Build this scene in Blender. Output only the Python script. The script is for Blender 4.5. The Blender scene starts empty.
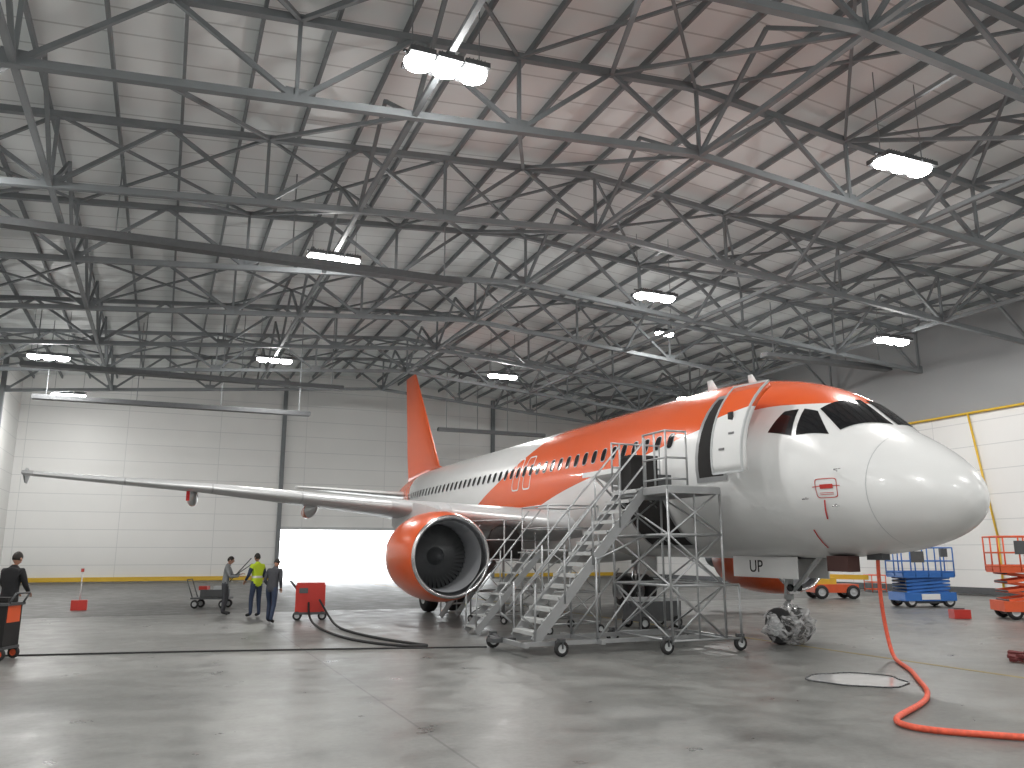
import bpy, bmesh, math, random
import numpy as np
from mathutils import Vector, Matrix, Euler
from mathutils import noise as mn
random.seed(7)
C = bpy.context.scene.collection
LCOL = (1.0, .985, .955)

# ------------------------------------------------------------------ materials
def new_mat(name):
    m = bpy.data.materials.new(name); m.use_nodes = True
    nt = m.node_tree; b = nt.nodes['Principled BSDF']
    return m, nt, b

def mat(name, col, rough=0.5, metal=0.0, var=0.10, scale=3.0, bump=0.0, coat=0.0, emis=None, es=0.0):
    m, nt, b = new_mat(name)
    tc = nt.nodes.new('ShaderNodeTexCoord'); nz = nt.nodes.new('ShaderNodeTexNoise')
    nz.inputs['Scale'].default_value = scale; nz.inputs['Detail'].default_value = 4
    nt.links.new(tc.outputs['Object'], nz.inputs['Vector'])
    mx = nt.nodes.new('ShaderNodeMix'); mx.data_type = 'RGBA'
    c = list(col)
    mx.inputs[6].default_value = [x * (1 - var) for x in c] + [1]
    mx.inputs[7].default_value = [min(1, x * (1 + var)) for x in c] + [1]
    nt.links.new(nz.outputs['Fac'], mx.inputs[0])
    nt.links.new(mx.outputs[2], b.inputs['Base Color'])
    b.inputs['Roughness'].default_value = rough; b.inputs['Metallic'].default_value = metal
    b.inputs['Coat Weight'].default_value = coat
    if bump:
        bp = nt.nodes.new('ShaderNodeBump'); bp.inputs['Strength'].default_value = bump
        nt.links.new(nz.outputs['Fac'], bp.inputs['Height']); nt.links.new(bp.outputs[0], b.inputs['Normal'])
    if emis:
        b.inputs['Emission Color'].default_value = list(emis) + [1]; b.inputs['Emission Strength'].default_value = es
    return m

ORANGE = (0.76, 0.115, 0.026)
WHITE = (0.79, 0.80, 0.80)
M_white = mat('paint_white', WHITE, .28, 0, .03, 1.5, coat=.3)
M_orange = mat('paint_orange', ORANGE, .3, 0, .04, 1.5, coat=.3)
M_grey = mat('paint_grey', (0.50, 0.52, 0.53), .4, 0, .06)
M_glass = mat('glass_dark', (0.012, 0.013, 0.015), .08, 0, .1)
M_black = mat('black_rubber', (0.02, 0.02, 0.021), .7, 0, .2, 8)
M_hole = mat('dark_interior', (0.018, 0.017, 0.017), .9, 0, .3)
M_metal = mat('polished_metal', (0.72, 0.72, 0.73), .25, 1, .05)
M_alu = mat('aluminium_tube', (0.40, 0.41, 0.42), .42, .6, .12, 6)
M_tread = mat('aluminium_tread', (0.55, 0.56, 0.56), .5, .3, .12, 8)
M_dmetal = mat('dark_metal', (0.11, 0.115, 0.12), .5, .5, .2, 6)
M_fan = mat('fan_blade_metal', (0.11, 0.115, 0.12), .45, .4, .2, 6)
M_steel = mat('structural_steel', (0.185, 0.2, 0.21), .6, .05, .15, 2)
M_line = mat('panel_seam', (0.22, 0.22, 0.23), .6, 0, .1)
M_red = mat('paint_red', (0.50, 0.035, 0.025), .4, 0, .15, 5)
M_redcloth = mat('red_cloth', (0.6, 0.03, 0.03), .8, 0, .1)
M_blue = mat('paint_blue', (0.03, 0.15, 0.48), .4, 0, .12, 5)
M_lorange = mat('lift_orange', (0.70, 0.11, 0.035), .4, 0, .12, 5)
M_yellow = mat('paint_yellow', (0.70, 0.45, 0.04), .5, 0, .1, 3)
M_hose = mat('hose_orange_red', (0.72, 0.10, 0.05), .5, 0, .45, 18)
M_lens = mat('led_lens', (1, 1, 1), .5, 0, 0, emis=LCOL, es=50)
M_skin = mat('skin', (0.42, 0.23, 0.16), .6, 0, .06)
M_hair = mat('hair_dark', (0.02, 0.016, 0.013), .7, 0, .2, 20)

def plastic():
    m, nt, b = new_mat('clear_plastic_wrap')
    out = nt.nodes['Material Output']
    tr = nt.nodes.new('ShaderNodeBsdfTransparent'); mx = nt.nodes.new('ShaderNodeMixShader')
    nz = nt.nodes.new('ShaderNodeTexNoise'); nz.inputs['Scale'].default_value = 5; nz.inputs['Distortion'].default_value = 1.5
    rp = nt.nodes.new('ShaderNodeMapRange'); rp.inputs[1].default_value = .38; rp.inputs[2].default_value = .66
    rp.inputs[3].default_value = .14; rp.inputs[4].default_value = .72
    nt.links.new(nz.outputs['Fac'], rp.inputs[0]); nt.links.new(rp.outputs[0], mx.inputs[0])
    b.inputs['Base Color'].default_value = (.8, .8, .81, 1); b.inputs['Roughness'].default_value = .2
    nt.links.new(tr.outputs[0], mx.inputs[1]); nt.links.new(b.outputs[0], mx.inputs[2])
    nt.links.new(mx.outputs[0], out.inputs[0]); return m
M_plastic = plastic()

def math_node(nt, op, a=None, b=None, va=0, vb=0):
    n = nt.nodes.new('ShaderNodeMath'); n.operation = op
    n.inputs[0].default_value = va; n.inputs[1].default_value = vb
    if a is not None: nt.links.new(a, n.inputs[0])
    if b is not None: nt.links.new(b, n.inputs[1])
    return n.outputs[0]

def fuselage_mat():
    """livery: orange swoosh over the cockpit running down the side, orange tail cone"""
    m, nt, b = new_mat('airliner_livery')
    tc = nt.nodes.new('ShaderNodeTexCoord'); sp = nt.nodes.new('ShaderNodeSeparateXYZ')
    nt.links.new(tc.outputs['Object'], sp.inputs[0])
    yn = math_node(nt, 'DIVIDE', sp.outputs[1], vb=40.0)
    def curve(pts):
        fc = nt.nodes.new('ShaderNodeFloatCurve'); c = fc.mapping.curves[0]
        c.points[0].location = (0, pts[0][1] / 8); c.points[1].location = (1, pts[-1][1] / 8)
        for a, z in pts[1:-1]: c.points.new(a / 40, z / 8)
        for p in c.points: p.handle_type = 'AUTO_CLAMPED'
        fc.mapping.update(); nt.links.new(yn, fc.inputs['Value'])
        return math_node(nt, 'MULTIPLY', fc.outputs[0], vb=8.0)
    low = curve([(0, 5.2), (1.9, 5.1), (2.4, 4.78), (3.0, 4.80), (3.6, 4.83), (4.6, 4.72), (6, 4.48), (8, 4.13), (10, 3.90), (12, 3.60), (14, 3.2), (16, 2.75), (18, 2.2), (20, 1.5), (40, 1.2)])
    up = curve([(0, 7), (13.2, 7), (14.2, 5.95), (15.2, 5.1), (17, 4.3), (19, 3.6), (21, 2.8), (22.5, 1.9), (25, .6), (40, .5)])
    m1 = math_node(nt, 'GREATER_THAN', sp.outputs[2], low)
    m2 = math_node(nt, 'LESS_THAN', sp.outputs[2], up)
    mm = math_node(nt, 'MULTIPLY', m1, m2)
    tail0 = math_node(nt, 'MULTIPLY', sp.outputs[2], vb=-.45)
    tail1 = math_node(nt, 'ADD', tail0, sp.outputs[1])
    t = math_node(nt, 'GREATER_THAN', tail1, vb=28.3)
    fac = math_node(nt, 'MAXIMUM', mm, t)
    mx = nt.nodes.new('ShaderNodeMix'); mx.data_type = 'RGBA'
    mx.inputs[6].default_value = list(WHITE) + [1]; mx.inputs[7].default_value = list(ORANGE) + [1]
    nt.links.new(fac, mx.inputs[0])
    nz = nt.nodes.new('ShaderNodeTexNoise'); nz.inputs['Scale'].default_value = .8
    nt.links.new(tc.outputs['Object'], nz.inputs['Vector'])
    mr = nt.nodes.new('ShaderNodeMapRange'); mr.inputs[3].default_value = .95; mr.inputs[4].default_value = 1.03
    nt.links.new(nz.outputs['Fac'], mr.inputs[0])
    sc = nt.nodes.new('ShaderNodeVectorMath'); sc.operation = 'SCALE'
    nt.links.new(mx.outputs[2], sc.inputs[0]); nt.links.new(mr.outputs[0], sc.inputs['Scale'])
    nt.links.new(sc.outputs[0], b.inputs['Base Color'])
    b.inputs['Roughness'].default_value = .27; b.inputs['Coat Weight'].default_value = .3
    return m
M_livery = fuselage_mat()

def wall_mat(name, split=None):
    m, nt, b = new_mat(name)
    tc = nt.nodes.new('ShaderNodeTexCoord'); sp = nt.nodes.new('ShaderNodeSeparateXYZ')
    nt.links.new(tc.outputs['Object'], sp.inputs[0])
    fr = math_node(nt, 'FRACT', math_node(nt, 'DIVIDE', sp.outputs[2], vb=1.15))
    seam = math_node(nt, 'LESS_THAN', fr, vb=.035)
    sy = math_node(nt, 'FRACT', math_node(nt, 'DIVIDE', math_node(nt, 'ADD', sp.outputs[0], sp.outputs[1]), vb=6.0))
    seam2 = math_node(nt, 'LESS_THAN', sy, vb=.006)
    s = math_node(nt, 'MULTIPLY', math_node(nt, 'MAXIMUM', seam, seam2), vb=.6)
    nz = nt.nodes.new('ShaderNodeTexNoise'); nz.inputs['Scale'].default_value = .35; nz.inputs['Detail'].default_value = 5
    nt.links.new(tc.outputs['Object'], nz.inputs['Vector'])
    mxa = nt.nodes.new('ShaderNodeMix'); mxa.data_type = 'RGBA'
    mxa.inputs[6].default_value = (.70, .71, .70, 1); mxa.inputs[7].default_value = (.80, .80, .79, 1)
    nt.links.new(nz.outputs['Fac'], mxa.inputs[0])
    mx = nt.nodes.new('ShaderNodeMix'); mx.data_type = 'RGBA'
    mx.inputs[7].default_value = (.47, .49, .50, 1)
    nt.links.new(mxa.outputs[2], mx.inputs[6]); nt.links.new(s, mx.inputs[0])
    o = mx.outputs[2]
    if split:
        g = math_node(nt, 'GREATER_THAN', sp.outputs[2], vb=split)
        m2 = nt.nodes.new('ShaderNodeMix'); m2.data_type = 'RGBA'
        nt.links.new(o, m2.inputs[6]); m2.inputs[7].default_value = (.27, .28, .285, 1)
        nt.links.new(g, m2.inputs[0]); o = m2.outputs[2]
    nt.links.new(o, b.inputs['Base Color']); b.inputs['Roughness'].default_value = .42
    return m
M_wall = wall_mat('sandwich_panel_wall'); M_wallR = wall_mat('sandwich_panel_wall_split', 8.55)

def roof_mat():
    m, nt, b = new_mat('roof_sheeting')
    tc = nt.nodes.new('ShaderNodeTexCoord'); sp = nt.nodes.new('ShaderNodeSeparateXYZ')
    nt.links.new(tc.outputs['Object'], sp.inputs[0])
    fr = math_node(nt, 'FRACT', math_node(nt, 'DIVIDE', sp.outputs[1], vb=1.0))
    seam = math_node(nt, 'LESS_THAN', fr, vb=.06)
    nz = nt.nodes.new('ShaderNodeTexNoise'); nz.inputs['Scale'].default_value = .25; nz.inputs['Detail'].default_value = 4
    nt.links.new(tc.outputs['Object'], nz.inputs['Vector'])
    a = nt.nodes.new('ShaderNodeMix'); a.data_type = 'RGBA'
    a.inputs[6].default_value = (.72, .75, .75, 1); a.inputs[7].default_value = (.82, .85, .85, 1)
    nt.links.new(nz.outputs['Fac'], a.inputs[0])
    mx = nt.nodes.new('ShaderNodeMix'); mx.data_type = 'RGBA'; mx.inputs[7].default_value = (.52, .54, .54, 1)
    nt.links.new(a.outputs[2], mx.inputs[6]); nt.links.new(seam, mx.inputs[0])
    nt.links.new(mx.outputs[2], b.inputs['Base Color']); b.inputs['Roughness'].default_value = .55
    return m
M_roof = roof_mat()

def floor_mat():
    m, nt, b = new_mat('polished_concrete')
    tc = nt.nodes.new('ShaderNodeTexCoord')
    def noise(s, d=6, r=.6):
        n = nt.nodes.new('ShaderNodeTexNoise'); n.inputs['Scale'].default_value = s
        n.inputs['Detail'].default_value = d; n.inputs['Roughness'].default_value = r
        nt.links.new(tc.outputs['Object'], n.inputs['Vector']); return n.outputs['Fac']
    n1 = noise(.22); n2 = noise(1.6); n3 = noise(14, 4); n4 = noise(.7, 8, .7)
    s = math_node(nt, 'ADD', math_node(nt, 'MULTIPLY', n1, vb=.45), math_node(nt, 'ADD', math_node(nt, 'MULTIPLY', n2, vb=.38), math_node(nt, 'MULTIPLY', n3, vb=.17)))
    cr = nt.nodes.new('ShaderNodeValToRGB'); e = cr.color_ramp.elements
    e[0].position = .38; e[0].color = (.095, .096, .092, 1); e[1].position = .62; e[1].color = (.225, .227, .218, 1)
    nt.links.new(s, cr.inputs[0])
    # blotchy stains
    st = nt.nodes.new('ShaderNodeMapRange'); st.inputs[1].default_value = .56; st.inputs[2].default_value = .68; st.inputs[3].default_value = 1.0; st.inputs[4].default_value = .62
    nt.links.new(n4, st.inputs[0])
    sp = nt.nodes.new('ShaderNodeSeparateXYZ'); nt.links.new(tc.outputs['Object'], sp.inputs[0])
    jx = math_node(nt, 'LESS_THAN', math_node(nt, 'FRACT', math_node(nt, 'DIVIDE', math_node(nt, 'ADD', sp.outputs[0], vb=9.9), vb=9.9)), vb=.003)
    jy = math_node(nt, 'LESS_THAN', math_node(nt, 'FRACT', math_node(nt, 'DIVIDE', math_node(nt, 'ADD', sp.outputs[1], vb=40.4), vb=12.0)), vb=.0025)
    j = math_node(nt, 'MAXIMUM', jx, jy)
    mx = nt.nodes.new('ShaderNodeMix'); mx.data_type = 'RGBA'; mx.inputs[7].default_value = (.05, .05, .05, 1)
    nt.links.new(cr.outputs[0], mx.inputs[6]); nt.links.new(math_node(nt, 'MULTIPLY', j, vb=.6), mx.inputs[0])
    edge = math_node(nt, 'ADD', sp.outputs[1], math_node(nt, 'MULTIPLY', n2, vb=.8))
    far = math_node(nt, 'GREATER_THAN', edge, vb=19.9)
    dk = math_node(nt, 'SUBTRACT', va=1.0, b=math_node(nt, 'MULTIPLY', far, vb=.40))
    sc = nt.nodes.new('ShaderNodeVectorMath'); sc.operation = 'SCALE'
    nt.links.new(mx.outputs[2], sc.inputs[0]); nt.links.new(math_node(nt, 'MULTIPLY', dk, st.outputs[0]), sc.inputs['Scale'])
    nt.links.new(sc.outputs[0], b.inputs['Base Color'])
    mr = nt.nodes.new('ShaderNodeMapRange'); mr.inputs[1].default_value = .3; mr.inputs[2].default_value = .7
    mr.inputs[3].default_value = .26; mr.inputs[4].default_value = .5
    nt.links.new(n2, mr.inputs[0]); nt.links.new(math_node(nt, 'ADD', mr.outputs[0], math_node(nt, 'MULTIPLY', far, vb=.1)), b.inputs['Roughness'])
    bp = nt.nodes.new('ShaderNodeBump'); bp.inputs['Strength'].default_value = .06
    nt.links.new(n3, bp.inputs['Height']); nt.links.new(bp.outputs[0], b.inputs['Normal'])
    return m
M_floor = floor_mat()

# ------------------------------------------------------------------ mesh builder
class MB:
    def __init__(s): s.v = []; s.f = []; s.mi = []; s.mats = []; s.sm = []
    def m(s, mt):
        if mt not in s.mats: s.mats.append(mt)
        return s.mats.index(mt)
    def add(s, vs, fs, mt, smooth=False):
        o = len(s.v); s.v += [tuple(v) for v in vs]; k = s.m(mt)
        for f in fs: s.f.append([o + i for i in f]); s.mi.append(k); s.sm.append(smooth)
    def box(s, c, d, mt, rot=None):
        c = Vector(c); h = Vector(d) / 2; R = Euler(rot).to_matrix() if rot else Matrix.Identity(3)
        vs = [c + R @ Vector((x * h.x, y * h.y, z * h.z)) for x in (-1, 1) for y in (-1, 1) for z in (-1, 1)]
        s.add(vs, [(0, 1, 3, 2), (4, 6, 7, 5), (0, 4, 5, 1), (2, 3, 7, 6), (0, 2, 6, 4), (1, 5, 7, 3)], mt)
    def beam(s, p, q, w, h, mt):
        p = Vector(p); q = Vector(q); d = (q - p)
        if d.length < 1e-6: return
        d.normalize(); up = Vector((0, 0, 1)) if abs(d.z) < .95 else Vector((1, 0, 0))
        a = d.cross(up).normalized(); b = a.cross(d).normalized()
        vs = []
        for e in (p, q):
            for i, j in ((-1, -1), (1, -1), (1, 1), (-1, 1)): vs.append(e + a * w / 2 * i + b * h / 2 * j)
        s.add(vs, [(0, 1, 2, 3), (7, 6, 5, 4), (0, 4, 5, 1), (1, 5, 6, 2), (2, 6, 7, 3), (3, 7, 4, 0)], mt)
    def tube(s, p, q, r, mt, n=8, r2=None):
        p = Vector(p); q = Vector(q); d = (q - p)
        if d.length < 1e-6: return
        d.normalize(); up = Vector((0, 0, 1)) if abs(d.z) < .95 else Vector((1, 0, 0))
        a = d.cross(up).normalized(); b = a.cross(d).normalized(); r2 = r if r2 is None else r2
        r1 = [p + (a * math.cos(t) + b * math.sin(t)) * r for t in [2 * math.pi * i / n for i in range(n)]]
        r3 = [q + (a * math.cos(t) + b * math.sin(t)) * r2 for t in [2 * math.pi * i / n for i in range(n)]]
        s.add(r1 + r3, [(i, (i + 1) % n, n + (i + 1) % n, n + i) for i in range(n)], mt, True)
        s.add(r1, [tuple(range(n))[::-1]], mt); s.add(r3, [tuple(range(n))], mt)
    def path(s, pts, r, mt, n=8):
        for i in range(len(pts) - 1): s.tube(pts[i], pts[i + 1], r, mt, n)
    def loft(s, rings, mt, caps=True, smooth=True, closed=True):
        n = len(rings[0]); vs = [p for r in rings for p in r]; fs = []
        for k in range(len(rings) - 1):
            for i in range(n if closed else n - 1):
                j = (i + 1) % n; fs.append((k * n + i, k * n + j, (k + 1) * n + j, (k + 1) * n + i))
        s.add(vs, fs, mt, smooth)
        if caps:
            s.add(rings[0], [tuple(range(n))[::-1]], mt); s.add(rings[-1], [tuple(range(n))], mt)
    def lathe(s, prof, c, mt, n=40, axis='Y', caps=False):
        rings = []
        c = Vector(c)
        for a, r in prof:
            ring = []
            for i in range(n):
                t = 2 * math.pi * i / n; u, w = r * math.cos(t), r * math.sin(t)
                ring.append(c + (Vector((u, a, w)) if axis == 'Y' else Vector((a, u, w)) if axis == 'X' else Vector((u, w, a))))
            rings.append(ring)
        s.loft(rings, mt, caps=caps)
    def wheel(s, c, R, w, mt, hub, axis='X', n=24):
        h = w / 2
        s.lathe([(-h, R * .55), (-h, R * .85), (-h * .75, R * .96), (-h * .3, R), (h * .3, R), (h * .75, R * .96), (h, R * .85), (h, R * .55)], c, mt, n, axis)
        s.lathe([(-h * .8, .001), (-h * .85, R * .2), (-h * .5, R * .35), (-h * .95, R * .57)], c, hub, n, axis)
        s.lathe([(h * .95, R * .57), (h * .5, R * .35), (h * .85, R * .2), (h * .8, .001)], c, hub, n, axis)
    def obj(s, name, parent=None, loc=(0, 0, 0), rot=(0, 0, 0)):
        me = bpy.data.meshes.new(name); me.from_pydata(s.v, [], s.f)
        for mt in s.mats: me.materials.append(mt)
        me.polygons.foreach_set('material_index', s.mi); me.polygons.foreach_set('use_smooth', s.sm); me.update()
        bm = bmesh.new(); bm.from_mesh(me); bmesh.ops.remove_doubles(bm, verts=bm.verts, dist=1e-5) if len(s.v) < 60000 else None
        bmesh.ops.recalc_face_normals(bm, faces=bm.faces); bm.to_mesh(me); bm.free()
        o = bpy.data.objects.new(name, me); C.objects.link(o); o.location = loc; o.rotation_euler = rot
        if parent: o.parent = parent
        return o
def empty(name, loc=(0, 0, 0), rot=(0, 0, 0)):
    o = bpy.data.objects.new(name, None); C.objects.link(o); o.location = loc; o.rotation_euler = rot
    o.empty_display_size = .3; return o
def facing(dx, dy): return (0, 0, math.atan2(-dx, dy))

# ------------------------------------------------------------------ hangar shell
XL, XR, YB, YF = -22.0, 22.5, 51.5, -20.0
RZ, EZ = 15.3, 13.5
def roof(x): return RZ - abs(x) * (RZ - EZ) / 22.0

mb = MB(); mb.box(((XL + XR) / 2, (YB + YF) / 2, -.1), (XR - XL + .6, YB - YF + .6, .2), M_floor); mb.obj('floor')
mb = MB(); mb.box((0, YB + 30.3, -.12), (160, 60, .2), mat('apron_concrete', (.5, .5, .49), .8)); mb.obj('ground')
mb = MB()
for sx, xe in ((-1, XL - .3), (1, XR + .3)):
    mb.add([(0, YF - .3, RZ), (0, YB + .3, RZ), (xe, YB + .3, roof(xe)), (xe, YF - .3, roof(xe)),
            (0, YF - .3, RZ + .2), (0, YB + .3, RZ + .2), (xe, YB + .3, roof(xe) + .2), (xe, YF - .3, roof(xe) + .2)],
           [(0, 1, 2, 3), (4, 7, 6, 5), (3, 2, 6, 7), (0, 3, 7, 4), (1, 5, 6, 2)], M_roof)
mb.obj('ceiling')
mb = MB(); mb.box((XL - .15, (YB + YF) / 2, roof(XL) / 2), (.3, YB - YF, roof(XL)), M_wall); mb.obj('wall_left')
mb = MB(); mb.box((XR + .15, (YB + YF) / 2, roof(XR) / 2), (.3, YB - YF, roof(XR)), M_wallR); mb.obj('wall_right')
def gable(name, y0, y1, hole=None):
    mb = MB()
    def prism(poly):
        n = len(poly); vs = [(x, y0, z) for x, z in poly] + [(x, y1, z) for x, z in poly]
        mb.add(vs, [tuple(range(n)), tuple(range(n, 2 * n))[::-1]] + [(i, (i + 1) % n, n + (i + 1) % n, n + i) for i in range(n)], M_wall)
    if hole:
        hx0, hx1, hz = hole
        prism([(XL, 0), (hx0, 0), (hx0, hz), (hx0, roof(hx0)), (XL, roof(XL))])
        prism([(hx0, hz), (hx1, hz), (hx1, roof(hx1)), (0, RZ), (hx0, roof(hx0))])
        prism([(hx1, 0), (XR, 0), (XR, roof(XR)), (hx1, roof(hx1)), (hx1, hz)])
    else: prism([(XL, 0), (XR, 0), (XR, roof(XR)), (0, RZ), (XL, roof(XL))])
    return mb.obj(name)
DX0, DX1, DZ = -5.0, 11.2, 3.6
gable('wall_back', YB, YB + .3, (DX0, DX1, DZ)); gable('wall_front', YF - .3, YF)
mb = MB()
for x in (DX0 - .12, DX1 + .12): mb.box((x, YB - .14, roof(x) / 2 - .1), (.28, .26, roof(x) - .25), M_steel)
mb.box(((DX0 + DX1) / 2, YB - .1, DZ + .1), (DX1 - DX0, .18, .2), M_grey)
mb.obj('door_1')
mb = MB(); mb.box(((XL + DX0) / 2, YB - .1, .25), (DX0 - XL - .4, .16, .28), M_yellow)
mb.box(((XR + DX1) / 2, YB - .1, .25), (XR - DX1 - .4, .16, .28), M_yellow); mb.obj('baseboard_back')
mb = MB(); mb.box((XR - .08, (YF + YB) / 2, .22), (.14, YB - YF - .5, .3), M_dmetal); mb.obj('baseboard_right')
mb = MB(); mb.box((XL + .08, (YF + YB) / 2, .22), (.14, YB - YF - .5, .3), M_dmetal); mb.obj('baseboard_left')

TY = [-16.3 + 6 * i for i in range(11)]
mb = MB()
for y in TY:
    mb.box((XL + .2, y, (roof(XL + .2) - .3) / 2), (.22, .3, roof(XL + .2) - .3), M_steel)
mb.obj('wall_column_row')

def build_truss():
    mb = MB(); D = 2.05; off = .42
    xs = np.linspace(XL + .3, XR - .3, 17)
    top = [Vector((x, 0, roof(x) - off)) for x in xs]; bot = [Vector((x, 0, roof(x) - off - D)) for x in xs]
    T0, T1 = Vector((xs[0], 0, roof(xs[0]) - off)), Vector((xs[-1], 0, roof(xs[-1]) - off)); mid = Vector((0, 0, RZ - off))
    dz = Vector((0, 0, D))
    mb.beam(T0, mid, .18, .18, M_steel); mb.beam(mid, T1, .18, .18, M_steel)
    mb.beam(T0 - dz, mid - dz, .18, .18, M_steel); mb.beam(mid - dz, T1 - dz, .18, .18, M_steel)
    for i in range(len(xs)):
        if i % 2 == 0: mb.beam(top[i], bot[i], .09, .09, M_steel)
        if i < len(xs) - 1:
            if i % 2 == 0: mb.beam(bot[i], top[i + 1], .11, .11, M_steel)
            else: mb.beam(top[i], bot[i + 1], .11, .11, M_steel)
    for i in range(0, len(xs), 2): mb.box(bot[i] + Vector((0, 0, .12)), (.5, .03, .35), M_steel)
    return mb
tm = build_truss(); first = None
for y in TY:
    if first is None: first = tm.obj('roof_truss', loc=(0, y, 0))
    else:
        o = bpy.data.objects.new('roof_truss', first.data); C.objects.link(o); o.location = (0, y, 0)
mb = MB()
for x in np.arange(-21.4, 21.9, 1.65):
    mb.box((x, (YB + YF) / 2, roof(x) - .16), (.08, YB - YF - .2, .2), M_steel)
mb.obj('roof_purlins')
mb = MB()
xs = np.linspace(XL + .3, XR - .3, 17)
for k in (2, 5, 8, 11, 14):
    x = xs[k]; zt = roof(x) - .42; zb = zt - 2.05
    mb.beam((x, TY[0], zb), (x, TY[-1], zb), .13, .13, M_steel)
    for i in range(len(TY) - 1):
        y0, y1 = TY[i], TY[i + 1]; ym = (y0 + y1) / 2
        mb.beam((x, y0, zb), (x, ym, zt), .1, .1, M_steel); mb.beam((x, ym, zt), (x, y1, zb), .1, .1, M_steel)
for i in (1, 3, 5, 7, 9):
    y0, y1 = TY[i], TY[i + 1]
    for k in range(0, 16, 2):
        xa, xb = xs[k], xs[k + 2]
        for a, b in (((xa, y0), (xb, y1)), ((xb, y0), (xa, y1))):
            mb.beam((a[0], a[1], roof(a[0]) - .42), (b[0], b[1], roof(b[0]) - .42), .08, .08, M_steel)
for i in range(0, len(TY) - 1):
    y0, y1 = TY[i], TY[i + 1]
    for k in range(1, 16, 3):
        x = xs[k]; z = roof(x) - .42
        mb.beam((xs[k - 1], y0, roof(xs[k - 1]) - 2.47), (x, y1, z), .1, .1, M_steel)
        mb.beam((xs[k + 1], y0, roof(xs[k + 1]) - 2.47), (x, y1, z), .1, .1, M_steel)
mb.obj('roof_bracing')

def rail(x0, x1, y, z, w, h, m):
    mb = MB(); mb.beam((x0, y, z), (x1, y, z), w, h, m); mb.beam((x0, y, z + h * .6), (x1, y, z + h * .6), w * .55, .05, M_dmetal)
    for x in np.linspace(x0 + .6, x1 - .6, 4): mb.beam((x, y, z), (x, y + .0, roof(x) - .3), .04, .04, M_steel)
    return mb.obj('radiant_tube_heater')
rail(-20.5, -3.8, 16.2, 11.2, .42, .22, M_dmetal); rail(-19.4, -4.5, 33.0, 10.5, .5, .2, M_dmetal)
rail(-19.2, -5.7, 36.0, 9.5, .5, .2, M_dmetal); rail(13, 21, 20.5, 11.2, .5, .2, M_dmetal); rail(4, 12, 43, 10.2, .45, .2, M_dmetal)

mb = MB()
mb.tube((XR - .12, -15, 8.5), (XR - .12, 50, 8.5), .06, M_yellow); mb.tube((XR - .12, 17.4, 8.5), (XR - .12, 16.6, 2.7), .05, M_yellow)
mb.tube((XR - .12, 16.6, 2.7), (XR - .12, 16.6, .4), .05, M_yellow); mb.obj('gas_pipe')

# lamps
POW = .80
def lamp(x, y, z, s=1.0, w=1.0, name='led_highbay_light'):
    mb = MB()
    for i in (-1, 0, 1):
        mb.box((i * .48 * s, 0, .07), (.44 * s, .6 * s, .12), M_dmetal)
        for k in range(-2, 3): mb.box((i * .48 * s + k * .07 * s, 0, .16), (.015, .5 * s, .08), M_dmetal)
        mb.lathe([(0.01, .25 * s), (-.07, .23 * s), (-.13, .15 * s), (-.16, .001)], (i * .48 * s, 0, 0), M_lens, 20, 'Z')
    mb.box((0, 0, .2), (1.5 * s, .05, .05), M_dmetal)
    for i in (-1, 1): mb.beam((i * .6 * s, 0, .2), (i * .6 * s, 0, roof(abs(x) + .6) - z - .3), .02, .02, M_steel)
    o = mb.obj(name, loc=(x, y, z))
    L = bpy.data.lights.new('lamp_emitter', 'AREA'); L.shape = 'RECTANGLE'; L.size = 1.4 * s; L.size_y = .5 * s; L.energy = 430 * w * POW
    L.color = LCOL; lo = bpy.data.objects.new('lamp_emitter', L); C.objects.link(lo); lo.parent = o; lo.location = (0, 0, -.18)
    P = bpy.data.lights.new('lamp_fill', 'POINT'); P.energy = 290 * w * POW; P.shadow_soft_size = .1; P.color = LCOL  # extra point light below the lenses, added to brighten trusses and roof
    lo = bpy.data.objects.new('lamp_fill', P); C.objects.link(lo); lo.parent = o; lo.location = (0, 0, -.29)
LL = [(-7.97, 5.3, 12), (-7.97, 17.7, 12), (-7.97, 34.2, 12), (4.6, 4.8, 12), (4.7, 17.0, 12), (4.76, 33.2, 12),
      (16.2, 15.9, 11.1), (-18.4, 33.8, 11.1), (-18.5, 44.2, 11.1), (-18.4, 12.5, 11.1), (18, 3, 11.1), (16.2, 31, 11.1),
      (-8, -7, 12), (4.7, -7, 12), (-18.4, -3, 11.1), (17.5, -8, 11.1), (-2, -15, 12), (-13, -15, 12)]  # out of view; end pair behind the camera added to brighten the aircraft nose
for p in LL: lamp(*p, s=1.25)
lamp(9.8, 24, 12.8, .7, .3)

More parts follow.
